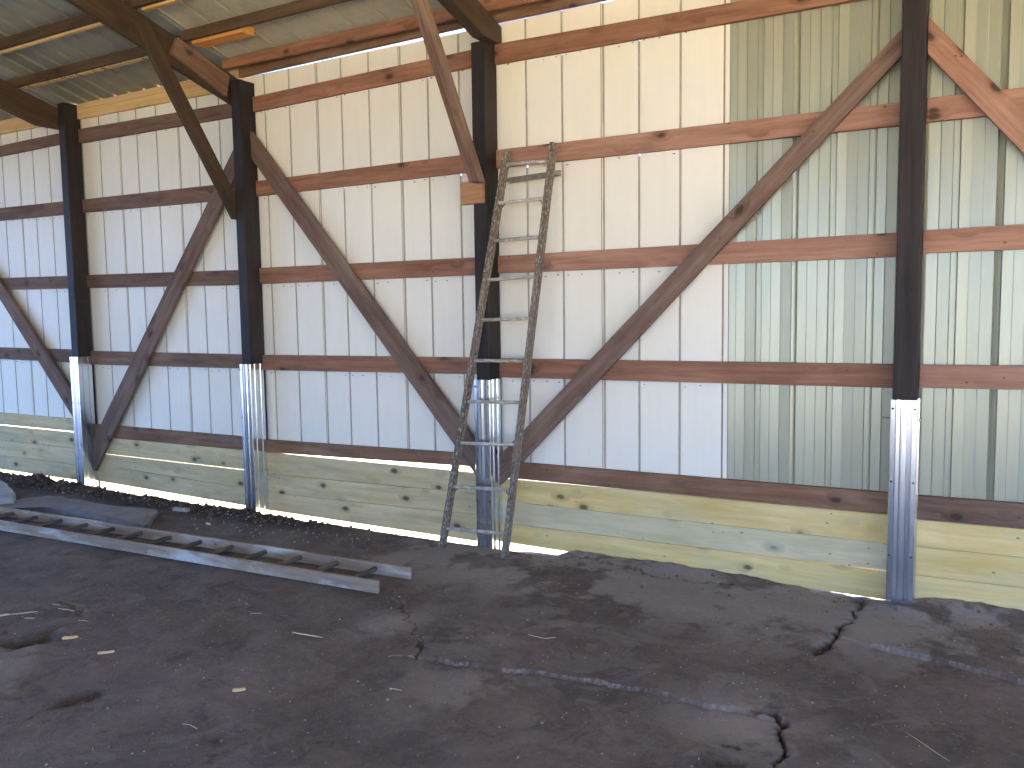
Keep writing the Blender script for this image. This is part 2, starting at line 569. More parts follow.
# ------------------------------------------------------------------ girts
ROWS = ['top row', 'second row down', 'third row down', 'fourth row down', 'lowest row']
G = {}
G[0] = {0: (((0, 146), (58, 133)), ((0, 156), (58, 144))), 1: (((0, 207.5), (62, 202)), ((0, 220), (62, 215))),
        2: (((0, 278), (66, 276)), ((0, 290), (66, 288.5))), 3: (((0, 347.5), (70, 349.5)), ((0, 358.5), (70, 363)))}
G[1] = {0: (((79, 129), (230, 103)), ((79, 143), (230, 117))), 1: (((82, 199.5), (212, 185)), ((83, 212.5), (205, 201.5))),
        2: (((86, 275), (239, 270)), ((86, 288), (239, 285))), 3: (((89, 351), (242, 354.5)), ((89, 364.5), (242, 368.5))),
        4: (((92, 424), (245, 437)), ((110, 438), (245, 450)))}
G[2] = {0: (((256, 96), (470, 50)), ((256, 111), (470, 67))), 1: (((288, 177), (460, 155)), ((296, 191.5), (460, 173))),
        2: (((258, 268), (474, 257.5)), ((258, 284), (474, 275))), 3: (((262, 355), (465, 357.5)), ((262, 370), (465, 374))),
        4: (((268, 440), (453, 452.7)), ((268, 452.5), (463, 466)))}
G[3] = {0: (((495, 44), (640, 18.5)), ((495, 64), (768, 15.3))), 1: (((495.6, 150), (900, 102)), ((495.6, 168), (900, 125))),
        2: (((497, 256), (897, 232.5)), ((497, 273.5), (897, 256.5))), 3: (((500, 358.5), (893, 364.5)), ((527, 378), (893, 388))),
        4: (((520, 462.7), (888, 493)), ((517, 479), (888, 514.5)))}
G[4] = {1: (((928, 97), (1024, 88)), ((928, 121.5), (985, 116))), 2: (((927, 230), (1024, 224)), ((927, 253), (1024, 249))),
        3: (((922, 365), (1024, 366)), ((922, 388), (1024, 390))), 4: (((920, 496), (1024, 504)), ((920, 519.5), (1024, 528.5)))}
zr = lambda z: (lambda x: z)
girt_mat = {0: 'brown', 1: 'brown', 2: 'red', 3: 'orange', 4: 'orange'}
for b, rows in G.items():
    for r, (t, bt) in rows.items():
        mat = girt_mat[b]
        if r == 4:
            mat = 'low' if b < 4 else 'brown'
        if b == 3 and r == 0:
            mat = 'red'
        if b == 3 and r == 3:
            mat = 'red'
        xl, xr = bays[b]
        smax = .03 if b in (1, 2, 3) else .012
        o = wall_board('girt_board', xl + .003, xr - .003, t, bt, 0.0, .038, mat, smax)
        tone = {0: 'dull brown', 1: 'dull brown', 2: 'reddish brown', 3: 'orange brown', 4: 'orange brown'}[b] if r < 4 else 'mud-stained brown'
        tag(o, '%s girt board, %s, %s' % (tone, ROWS[r], BAYTXT[b]), 'board', 'horizontal girt boards')

# ------------------------------------------------------------------ skirt planks (treated lumber) below the girts
S = {}
S[0] = [(zr(.672), zr(.540)), (zr(.526), zr(.362)), (zr(.359), zr(.186)), (zr(.183), zr(.018))]
S[1] = [(((110, 438), (245, 450.2)), ((103, 453.5), (245, 469.8))), (((103, 454.4), (245, 470.9)), ((92, 463.6), (240, 487.2))),
        (((92, 463.6), (240, 487.9)), ((92, 480), (245, 505.5)))]
S[2] = [(((268, 452.9), (478, 473.4)), ((268, 473.5), (478, 493.6))), (((268, 474.2), (478, 493.8)), ((268, 492.5), (478, 514.6))),
        (((268, 492.6), (478, 515.2)), ((268, 510), (478, 541.5)))]
S[3] = [(((520, 480.5), (888, 515.0)), ((515, 502), (887, 543.4))), (((515, 502.2), (887, 543.6)), ((515, 524.2), (885, 570.4))),
        (((515, 524.4), (885, 571.9)), ((520, 544.5), (886, 600)))]
S[4] = [(((920, 520.2), (1024, 529.2)), ((922, 547), (1024, 557.5))), (((922, 547.2), (1024, 557.7)), ((920, 575.5), (1024, 587.5))),
        (((920, 575.8), (1024, 587.8)), ((920, 604), (1024, 617)))]
NTH = {3: ['top', 'middle', 'bottom'], 4: ['top', 'second', 'third', 'bottom']}
for b, rows in S.items():
    for k, (t, bt) in enumerate(rows):
        xl, xr = bays[b]
        mat = 'green' if b < 3 else 'greyplank' if (b == 3 and k == 1) else 'yellow'
        o = wall_board('treated_plank', xl + .004, xr - .004, t, bt, 0.002, .040, mat, .035 if b < 4 else .012)
        tone = {'green': 'pale green', 'greyplank': 'greyish', 'yellow': 'yellowish'}[mat]
        tag(o, '%s treated plank, %s of the %s %s' % (tone, NTH[len(rows)][k], {3: 'three', 4: 'four'}[len(rows)], BAYTXT[b]), 'plank', 'treated planks along the foot of the wall')

# ------------------------------------------------------------------ diagonal braces
BR = [
    (((6, 291), (75, 396)), ((0, 299.5), (75, 421)), -10.6, POST[0][0], 'brown', 'brown diagonal brace board running down to the foot of the leftmost post, at left edge'),
    (((136, 384), (222.5, 202)), ((120, 384), (209, 199.5)), POST[0][1], POST[1][0], 'brace', 'brown diagonal brace board rising rightward between the two leftmost dark posts'),
    (((256, 139), (433.5, 384)), ((275, 192), (411, 384)), POST[1][1], POST[2][0], 'brace', 'brown diagonal brace board falling rightward from second post to the ladder post'),
    (((748, 192), (567, 384)), ((774, 192), (594.5, 384)), POST[2][1], POST[3][0], 'brace', 'longest brown diagonal brace board, rising rightward behind the ladder to the rightmost post'),
    (((929, 17), (1024, 113)), ((928, 54), (1024, 154)), POST[3][1], 2.2, 'orange', 'orange brown diagonal brace board falling rightward from the rightmost post'),
]
for eA, eB, xl, xr, mat, lab in BR:
    YF = -.040
    a, b = line_z(*eA, YF), line_z(*eB, YF)
    first_low = mat in ('brace',) and a(xl) < a(xr)
    low_r = a(xr) < a(xl) and xr < 1
    xl2, xr2 = xl + (.016 if first_low else .003), xr - (.016 if low_r else .003)
    pts = [Vector((xl2, YF, a(xl2))), Vector((xr2, YF, a(xr2))), Vector((xr2, YF, b(xr2))), Vector((xl2, YF, b(xl2)))]
    # stop where the board would run below the treated planks
    o = prism('diagonal_brace', pts, (0, .038, 0), mat)
    tag(o, lab, 'brace', 'diagonal wall braces')

# ------------------------------------------------------------------ siding
wall = empty('wall_back', (0, SY, 0))
tag(wall, kind='structure')


def sheet(name, prof, u0, z0, z1, mats, parent, holes=(), roof=False, mw=None):
    """prof: list of (du, depth, material) ; the strip after each point carries its material"""
    zs = sorted(set([z0, z1] + [h for a in holes for h in (a[1], a[2])]))
    bm = bmesh.new()
    grid = [[bm.verts.new((u0 + du, dy, z)) for du, dy, _ in prof] for z in zs]
    hs = {(a[0], round(a[1], 4)) for a in holes}
    for i in range(len(zs) - 1):
        for j in range(len(prof) - 1):
            if (j, round(zs[i], 4)) in hs:
                continue
            f = bm.faces.new((grid[i][j], grid[i][j + 1], grid[i + 1][j + 1], grid[i + 1][j]))
            f.material_index = prof[j][2]
    bmesh.ops.recalc_face_normals(bm, faces=bm.faces)
    me = bpy.data.meshes.new(name)
    bm.to_mesh(me)
    bm.free()
    o = link(name, me, mats, parent)
    if mw is not None:
        o.matrix_basis = mw
    return o


RIB = .285
X_LAP = -2.432


def white_prof():
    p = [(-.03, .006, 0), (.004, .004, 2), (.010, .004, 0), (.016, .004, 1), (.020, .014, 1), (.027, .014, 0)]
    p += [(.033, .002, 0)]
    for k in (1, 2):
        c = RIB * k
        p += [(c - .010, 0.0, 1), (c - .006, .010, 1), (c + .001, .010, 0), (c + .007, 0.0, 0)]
    p += [(3 * RIB - .004, 0.0, 0), (3 * RIB - .002, -.001, 0), (3 * RIB + .004, -.001, 0)]
    return p


WP = white_prof()
n = 0
z_girt_bot = [3.325, 2.665]
for k in range(-13, 1):
    u0 = X_LAP + (k) * 3 * RIB
    if u0 < BX0 - .5:
        continue
    holes = []
    if -6 < u0 < -1.9:
        for j, q in ((8, 1), (12, 2)):
            xx = u0 + RIB * q
            bb = 2 if xx < POST[2][0] else 3
            for rr, o1 in ((0, .0), (1, -.010)):
                zb = line_z(*G[bb][rr][1], 0.0, .03)(xx)
                if (k + q + rr) % 4:
                    holes.append((j, zb + o1, zb + o1 + .015))
    wp = WP if k < 0 else WP[:-3] + [(3 * RIB - .006, 0, 2), (3 * RIB + .001, .004, 2), (3 * RIB + .006, 0.0, 0), (3 * RIB + .034, -.001, 0)]
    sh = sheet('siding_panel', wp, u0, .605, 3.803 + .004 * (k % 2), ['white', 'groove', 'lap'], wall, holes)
    sh.matrix_parent_inverse = Matrix.Identity(4)
    bmS = bmesh.new()
    for q in (0, 1, 2):
        for dxs in (-.045, .035, .14):
            xx = u0 + RIB * q + dxs
            bb = 0 if xx < POST[0][0] else 1 if xx < POST[1][0] else 2 if xx < POST[2][0] else 3
            if xx < u0 + .04:
                continue
            for rr in range(4):
                if RNG.random() < .42:
                    continue
                t_ = G[bb][rr][1]
                zb = line_z(*t_, 0.0, .03)(xx) - .028 + RNG.uniform(-.008, .006) + (.02 if rr == 0 else .01 if rr == 1 else 0)
                bmesh.ops.create_cube(bmS, size=1, matrix=Matrix.Translation((xx, -.001, zb)) @ Matrix.Diagonal((RNG.uniform(.006, .016), .004, .006, 1)))
    me = bpy.data.meshes.new('screw_tips')
    bmS.to_mesh(me)
    bmS.free()
    so = link('screw_tips', me, 'screw', sh)
    so.matrix_parent_inverse = Matrix.Identity(4)
    n += 1
# dark overlap edge where the white sheets meet the pale green ones, then the green panels
GP = .2175


GR = random.Random(5)


def green_prof():
    p = []
    for k in range(4):
        c = k * GP
        j = [GR.choice((-1, 1)) * GR.uniform(.001, .008) for _ in range(6)]
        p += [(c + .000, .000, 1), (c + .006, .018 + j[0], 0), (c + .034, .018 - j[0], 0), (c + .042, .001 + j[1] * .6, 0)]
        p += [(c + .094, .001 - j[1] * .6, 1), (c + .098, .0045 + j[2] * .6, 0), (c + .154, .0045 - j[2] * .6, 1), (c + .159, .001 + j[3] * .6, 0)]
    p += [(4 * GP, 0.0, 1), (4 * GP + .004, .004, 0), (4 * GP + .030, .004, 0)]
    return p


for k in range(0, 9):
    u0 = -1.155 - 2 * GP + k * (4 * GP + .003)
    if u0 > BX1 - .3:
        break
    pr = green_prof()
    if k == 0:
        pr = [(.010, .004, 1), (.052, .004, 0), (.053, .001, 0)] + [p for p in pr if p[0] > .060]
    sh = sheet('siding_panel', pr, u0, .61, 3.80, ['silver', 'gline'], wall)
    sh.matrix_parent_inverse = Matrix.Identity(4)
    sh['label'] = 'pale green ribbed sheet'

# ------------------------------------------------------------------ roof
Z0R, SL = 3.88, .30
roof = empty('ceiling', (0, 0, Z0R))
tag(roof, kind='structure')
RIDGE = -5.5


def roof_mw(side=0):
    # local (u, depth, v): u -> world X, v -> up the slope away from the eave, depth -> outward
    L = math.hypot(1, SL)
    v = Vector((0, -1 / L, SL / L))
    d = Vector((0, SL / L, 1 / L))
    m = Matrix((Vector((1, 0, 0)), d, v)).transposed().to_4x4()
    m.translation = Vector((0, 0, 0))
    return m


RM = roof_mw()
Lr = math.hypot(1, SL)


def corr_prof(w, step, h=.018):
    p = []
    u = 0
    while u < w - 1e-4:
        p += [(u, 0, 0), (u + step - .05, 0, 0), (u + step - .035, h, 0), (u + step - .015, h, 0)]
        u += step
    p.append((w, 0, 0))
    return p


# galvanised sheets over the left bays
CS = .2145
u = -5.80
while u > BX0 - .4:
    u -= 4 * CS
    sh = sheet('roof_sheet', corr_prof(4 * CS, CS), u, -.07 * Lr, -RIDGE * Lr, ['galv'], roof)
    sh.matrix_parent_inverse = Matrix.Identity(4)
    sh.matrix_basis = RM
RP = [(0, 0, 0), (.010, .001, 1), (.016, .014, 1), (.028, .014, 0), (.034, 0, 0)]
for k in (1, 2):
    c = RIB * k
    RP += [(c - .010, 0, 1), (c - .005, .012, 1), (c + .003, .012, 0), (c + .008, 0, 0)]
RP += [(3 * RIB, 0, 0)]
u = -5.80
first = True
while u < BX1 + .3:
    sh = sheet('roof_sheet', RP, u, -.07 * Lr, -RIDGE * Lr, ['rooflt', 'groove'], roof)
    sh.matrix_parent_inverse = Matrix.Identity(4)
    sh.matrix_basis = RM
    u += 3 * RIB


def zroof(Y):
    return Z0R - SL * Y


for o in roof.children:
    o.matrix_basis = Matrix.Translation((0, 0, 0)) @ RM
    o.location = (0, 0, 0)
    # local v=0 lies at the eave line Y=0, z=0 relative to the ceiling empty
# far slope of the roof
prism('roof_slope', [(BX0 - .3, RIDGE, zroof(RIDGE)), (BX1 + .3, RIDGE, zroof(RIDGE)), (BX1 + .3, BY0 - .3, zroof(RIDGE) - SL * (RIDGE - BY0 + .3)), (BX0 - .3, BY0 - .3, zroof(RIDGE) - SL * (RIDGE - BY0 + .3))],
      (0, 0, .03), 'rooflt', roof, bevel=0)

# ------------------------------------------------------------------ other walls (behind and beside the camera)
ZE = zroof(0)
zf = zroof(RIDGE) - SL * (RIDGE - BY0)


def struct(name, pts, ext, mat):
    o = prism(name, pts, ext, mat, bevel=0)
    tag(o, kind='structure')
    return o


struct('wall_left', [(BX0, .06, -.1), (BX0, .06, ZE), (BX0, RIDGE, zroof(RIDGE)), (BX0, BY0, zf), (BX0, BY0, -.1), (BX0, OPEN_L[0], -.1), (BX0, OPEN_L[0], OPEN_L[2]), (BX0, OPEN_L[1], OPEN_L[2]), (BX0, OPEN_L[1], -.1)], (-.04, 0, 0), 'white')
struct('wall_front', [(BX0, BY0, -.1), (BX0, BY0, zf), (BX1, BY0, zf), (BX1, BY0, -.1), (OPEN_F[1], BY0, -.1), (OPEN_F[1], BY0, OPEN_F[2]), (OPEN_F[0], BY0, OPEN_F[2]), (OPEN_F[0], BY0, -.1)], (0, -.04, 0), 'white')
struct('wall_right', [(BX1, .06, -.1), (BX1, .06, ZE), (BX1, RIDGE, zroof(RIDGE)), (BX1, BY0, zf), (BX1, BY0, -.1), (BX1, OPEN_R[0], -.1), (BX1, OPEN_R[0], OPEN_R[2]), (BX1, OPEN_R[1], OPEN_R[2]), (BX1, OPEN_R[1], -.1)], (.04, 0, 0), 'white')

# ------------------------------------------------------------------ rafters
RD = .36      # underside of rafter below the sheets


def rafter(x0, x1, lab, seat, ybk, dd=.35, mat='rafter'):
    zt = lambda Y: zroof(Y) - .10
    zb = lambda Y: zroof(Y) - dd
    ys = (Z0R - dd - seat) / SL      # where the underside meets the level seat cut
    pts = [(x0, ybk, zt(ybk)), (x0, RIDGE, zt(RIDGE)), (x0, RIDGE, zb(RIDGE))]
    if ys < ybk:
        pts += [(x0, ys, seat), (x0, ybk, seat)]
    else:
        pts += [(x0, ybk, zb(ybk))]
    o = prism('roof_rafter', pts, (x1 - x0, 0, 0), mat)
    return tag(o, lab, 'rafter', 'sloping roof rafters')


rafter(-8.283, -8.238, 'dark brown sloping rafter at upper left, ending at the leftmost post', 3.615, -.02, .368)
rafter(-5.866, -5.826, 'dark brown sloping rafter above the second post, with a lighter board nailed alongside', 3.49, -.01, .350)
rafter(-3.282, -3.190, 'dark brown sloping rafter bearing on the post behind the ladder', 3.652, .028, .295)

# scab board on the second rafter, lighter
sx = -5.824
a, b, c, d = onX(178, 37, sx + .038), onX(230, 76, sx + .038), onX(227, 96, sx + .038), onX(172, 53, sx + .038)
o = prism('scab_board', [(sx, p.y, p.z) for p in (a, b, c, d)], (.038, 0, 0), 'brown')
tag(o, 'lighter brown short board nailed to the side of the second rafter', 'board')

# knee braces
kx = -5.7855
pa, pb = onX(233.5, 222, kx), onX(128, 10, kx)      # lower-left (underside) edge
dirk = (Vector((0, pb.y, pb.z)) - Vector((0, pa.y, pa.z))).normalized()
nrm = Vector((0, dirk.z, -dirk.y))
if nrm.y < 0:
    nrm = -nrm
lo = Vector((0, pa.y, pa.z))
hi = lo + dirk * 1.66
wK = .13


def knee(x0, x1, lo, hi, w, mat, lab, vertical_foot=True, extra=None):
    d = (hi - lo).normalized()
    n = Vector((0, d.z, -d.y))
    if n.y < 0:
        n = -n
    lo2 = lo + n * w
    # plumb or level foot cut
    if vertical_foot:
        t = (lo.y - lo2.y) / d.y
        lo2 = lo2 + d * t if abs(t) < 1 else lo2
    else:
        t = (lo.z - lo2.z) / d.z
        lo2 = lo2 + d * t
    pts = [(x0, lo.y, lo.z), (x0, hi.y, hi.z), (x0, (hi + n * w).y, (hi + n * w).z), (x0, lo2.y, lo2.z)]
    o = prism('knee_brace', pts, (x1 - x0, 0, 0), mat)
    return tag(o, lab, 'brace', 'knee braces under the rafters')


k2 = onX(234, 219, kx)
k2b = onX(134, 22, kx)
knee(kx - .038, kx, Vector((0, k2.y, k2.z)), Vector((0, k2b.y, k2b.z)), .135, 'rafter', 'dark brown knee brace slanting from the second post up to its rafter', False)
kx3 = -3.222
k3 = onX(469, 182, kx3 - .076)
k3b = onX(409, -4, kx3 - .076)
lo3, hi3 = Vector((0, k3.y, k3.z)), Vector((0, k3b.y, k3b.z))
e = empty('knee_brace', (kx3, lo3.y, lo3.z))
tag(e, 'doubled brown knee brace above the wooden block on the post behind the ladder', 'brace', 'knee braces under the rafters')
for xa in (kx3 - .076, kx3 - .037):
    kk = knee(xa, xa + .037, lo3, hi3, .085, 'brace', 'x', False)
    kk.parent = e
    kk.matrix_parent_inverse = PINV['knee_brace.001'] if e.name == 'knee_brace.001' else Matrix.Translation(-e.location)
    kk.name = 'brace_board'
    for q in ('label', 'category', 'group'):
        del kk[q]
# block under it
BY = -.174
p0, p1 = onY(459.8, 182.5, BY), onY(482.3, 203, BY)
o = prism('wood_block', [(p0.x, BY, p0.z), (p1.x, BY, p0.z + .004), (p1.x, BY, p1.z + .002), (p0.x, BY, p1.z)], (0, .038, 0), 'block')
tag(o, 'small square orange wooden block on the ladder post, below the doubled knee brace', 'block')

# ------------------------------------------------------------------ purlins, eave boards and new lumber under the sheets


def purlin(xa, xb, Yf, t, h, mat, lab, cat='purlin', group='roof purlins', name='roof_purlin', drop=0.002):
    z = zroof(Yf) - drop
    pts = [(xa, Yf, z), (xb, Yf, z), (xb, Yf, z - h), (xa, Yf, z - h)]
    z2 = zroof(Yf + t) - drop
    o = prism(name, pts, (0, t, 0), mat)
    # follow the roof slope: lower the wall side
    for v in o.data.vertices:
        w = o.matrix_world @ v.co
        v.co.z += 0
    o.location.z -= SL * t
    return tag(o, lab, cat, group)


XM = -5.846
PL = [(-.53, 'lower'), (-1.00, 'second'), (-1.47, 'third')]
for Yp, nm in PL:
    purlin(BX0 + .05, XM, Yp,   .038, .082, 'purlin', 'brown roof purlin under the grey sheets at left, %s from the wall' % {'lower': 'nearest'}.get(nm, nm))
    purlin(XM + .004, BX1 - .05, Yp - .045 if nm == 'lower' else Yp - .02,   .038, .082, 'purlin', 'brown roof purlin under the white roof sheets, %s from the wall' % {'lower': 'next to the eave one'}.get(nm, nm))
purlin(XM + .004, BX1 - .05, -.165, .038, .086, 'red', 'reddish brown eave purlin just inside the top of the wall, above the light gap')
purlin(-8.225, -6.36, -.491, .056, .072, 'marked', 'long yellow new board with stamped marks along the lowest purlin at left', 'board', 'new yellow lumber under the roof', 'new_board')
purlin(-12.9, XM - .05, -.958, .036, .086, 'new', 'pale new strip of lumber beside the second purlin at upper left', 'board', 'new yellow lumber under the roof', 'new_board')
purlin(XM + .06, -5.30, -.978, .04, .086, 'new', 'short yellow board end beside purlin right of the second rafter, at top edge', 'board', 'new yellow lumber under the roof', 'new_board')
purlin(-5.775, -5.20, -.530, .125, .066, 'orangepine', 'bright orange-yellow short board under the roof, right of the second rafter', 'board', 'new yellow lumber under the roof', 'new_board')
# stamped marks on the long yellow board
# yellow header boards at the eave in the two left bays
for b, (xl, xr) in ((0, (-12.8, -8.237)), (1, (-8.123, -5.798))):
    t1 = lambda x: 3.868
    s1 = line_z((80, 109), (166, 92.5), 0.0, .01)
    b1 = line_z((80, 118.6), (166, 102), 0.0, .01)
    o = wall_board('eave_board', xl, xr, t1, lambda x: s1(x) + .002, 0.0, .036, 'new')
    tag(o, 'upper yellow new eave board under the roof sheets, %s' % BAYTXT[b], 'board', 'new yellow eave boards')
    o = wall_board('eave_board', xl, xr, s1, b1, 0.0, .036, 'new')
    tag(o, 'lower yellow new eave board above the white siding, %s' % BAYTXT[b], 'board', 'new yellow eave boards')
o = wall_board('eave_board', -5.795, -3.288, zr(3.872), lambda x: 3.788 + .017 * max(0, min(1.4, x + 5.6)), -.03, .008, 'low')
tag(o, 'dark brown eave board directly above the bright gap, left of the ladder post', 'board', 'dark eave boards')
o = wall_board('eave_board', -3.286, 3.4, zr(3.872), zr(3.794), -.03, .008, 'low')
tag(o, 'dark brown eave board above the white siding, right of the ladder post', 'board', 'dark eave boards')

# ------------------------------------------------------------------ leaning ladder
lad = empty('wooden_ladder', (-3.32, -.27, 0))
tag(lad, 'paint-splashed grey wooden ladder leaning against the wall in front of a post', 'ladder')
Lb, Lt = Vector((-3.562, -.285, .012)), Vector((-3.112, -.012, 2.888))
Rb, Rt = Vector((-3.024, -.285, .005)), Vector((-2.742, -.012, 2.900))
off = Vector((0, -.035, 0))


def seen(P):
    d_ = P - CAM
    return 512 + F_PX * d_.dot(rt) / d_.dot(fwd), 384 - F_PX * d_.dot(up) / d_.dot(fwd)


# it rests on the front of the post, its head standing a little off the wall
Lt = onY(*seen(Lt + off), -.118) - off
Rt = onY(*seen(Rt + off), -.118) - off
rw = .033


def rail_pt(side, t):
    return (Lb.lerp(Lt, t) if side == 0 else Rb.lerp(Rt, t)) + off


for sd, (p, q) in enumerate(((Lb, Lt), (Rb, Rt))):
    r_ = bar('rail', p + off, q + off, .062, rw, (0, 1, 0), 'ladder', lad)
rungs = [(447, 528, 503, 534), (457, 486.5, 507, 490), (462, 443, 511, 445), (469, 401.5, 516, 402.5), (475, 360.5, 520, 361), (482, 320, 525, 318.5), (488, 280, 531, 276.5), (494, 241, 537, 237), (500, 203, 543, 198), (505, 165, 548, 160.5)]


def t_for(side, py):
    lo_, hi_ = 0.0, 1.02
    for _ in range(40):
        md = (lo_ + hi_) / 2
        P = rail_pt(side, md)
        dd = P - CAM
        y = 384 - F_PX * dd.dot(up) / dd.dot(fwd)
        if y > py:
            lo_ = md
        else:
            hi_ = md
    return lo_


axis = (Lt - Lb).normalized()
for k, (xa, ya, xb, yb) in enumerate(rungs):
    a, b = rail_pt(0, t_for(0, ya)), rail_pt(1, t_for(1, yb))
    ex = (b - a).normalized() * (rw / 2 - .004)
    a, b = a + ex, b - ex
    if k in (8,):
        s_ = bar('flat_step', a, b, .060, .022, (0, 1, 0.1), 'rung', lad)
    elif k == 9:
        s_ = rod('rung', a, b, .0145, 'rung', lad)
    else:
        s_ = rod('rung', a, b, .0125, 'rung', lad)
    if k in (1, 8):       # bent steel strap braces under the ends
        for base, sgn, sd in ((a, 1, 0), (b, -1, 1)):
            dn = -axis * .055
            inn = (b - a).normalized() * sgn * .05
            bar('strap_brace', base + inn, base + dn, .014, .005, (0, 1, 0), 'steel', lad, .001)
# hinge bar standing proud behind the rails near the top
ta, tb = t_for(0, 180) , t_for(1, 173)
ha, hb = rail_pt(0, ta), rail_pt(1, tb)
ex = (hb - ha).normalized()
bkY = Vector((0, .052, 0))
ha2, hb2 = ha + bkY + ex * .02, hb + bkY + ex * .055
ha2.y = min(ha2.y, -.006)
hb2.y = min(hb2.y, -.006)
bar('hinge_bar', ha2, hb2, .040, .010, (0, 0, 1), 'steel', lad, .001)
bar('hinge_arm', ha + ex * .019, ha2 + ex * .004, .03, .006, (0, 0, 1), 'steel', lad, .001)
bar('hinge_arm', hb + ex * .021, hb2 - ex * .004, .03, .006, (0, 0, 1), 'steel', lad, .001)

# ------------------------------------------------------------------ ground height field
EDGE1 = [(395, 655), (420, 657), (460, 662), (540, 672), (600, 682), (640, 690), (700, 703), (740, 709), (768, 716)]
EDGE2 = [(833, 635), (860, 643), (900, 653), (940, 662), (985, 673), (1024, 683), (1060, 694)]
CR_A = [(393, 590), (402, 606), (409, 622), (421, 640), (418, 657)]
CR_B = [(864, 602), (856, 612), (845, 622), (836, 634), (826, 645), (812, 652)]
CR_C = [(768, 712), (779, 722), (783, 738), (786, 752), (776, 762), (772, 775)]
CR_D = [(568, 557), (590, 560), (612, 566), (640, 571), (668, 578), (700, 583), (740, 587)]
CR_E = [(60, 601), (75, 605), (80, 612), (76, 617)]


def gpoly(pix):
    return np.array([[p.x, p.y] for p in (onZ(x, y, 0) for x, y in pix)])


def dist_poly(X, Y, P):
    best = np.full(X.shape, 1e9)
    side = np.zeros(X.shape)
    for (x0, y0), (x1, y1) in zip(P[:-1], P[1:]):
        dx, dy = x1 - x0, y1 - y0
        L2 = dx * dx + dy * dy
        t = np.clip(((X - x0) * dx + (Y - y0) * dy) / L2, 0, 1)
        d = np.hypot(X - x0 - t * dx, Y - y0 - t * dy)
        s = (dx * (Y - y0) - dy * (X - x0)) / math.sqrt(L2)
        m = d < best
        best = np.where(m, d, best)
        side = np.where(m, s, side)
    return best, side


TAB = {}


def vnoise(X, Y, freq, seed):
    if seed not in TAB:
        TAB[seed] = np.random.RandomState(seed).rand(256, 256)
    T = TAB[seed]
    x, y = X * freq, Y * freq
    xi, yi = np.floor(x).astype(int), np.floor(y).astype(int)
    fx, fy = x - xi, y - yi
    fx, fy = fx * fx * (3 - 2 * fx), fy * fy * (3 - 2 * fy)
    g = lambda a, b: T[a % 256, b % 256]
    return (g(xi, yi) * (1 - fx) * (1 - fy) + g(xi + 1, yi) * fx * (1 - fy) + g(xi, yi + 1) * (1 - fx) * fy + g(xi + 1, yi + 1) * fx * fy) - .5


def fbm(X, Y, f, seed, octv=4, g=.5):
    s = 0
    a = 1
    for k in range(octv):
        s = s + a * vnoise(X + k * 13.7, Y - k * 7.3, f * 2 ** k, seed + k)
        a *= g
    return s


WG = np.array([(-13, -.09), (-9.94, -.085), (-9.70, -.087), (-9.54, -.055), (-8.79, -.035), (-8.47, -.06), (-7.93, -.06), (-7.31, -.107), (-6.58, -.075), (-6.04, -.05), (-5.70, -.045), (-5.54, -.117), (-5.3, -.143), (-4.73, -.105),
               (-4.2, -.08), (-3.8, -.09), (-3.52, -.078), (-3.08, -.05), (-2.78, -.042), (-2.70, -.005), (-2.59, .014), (-2.13, .024), (-1.7, .014), (-1.26, -.003), (-.71, -.034), (-.52, -.02), (-.33, .045), (-.17, .052), (.14, .028), (1, .02), (8, 0)])


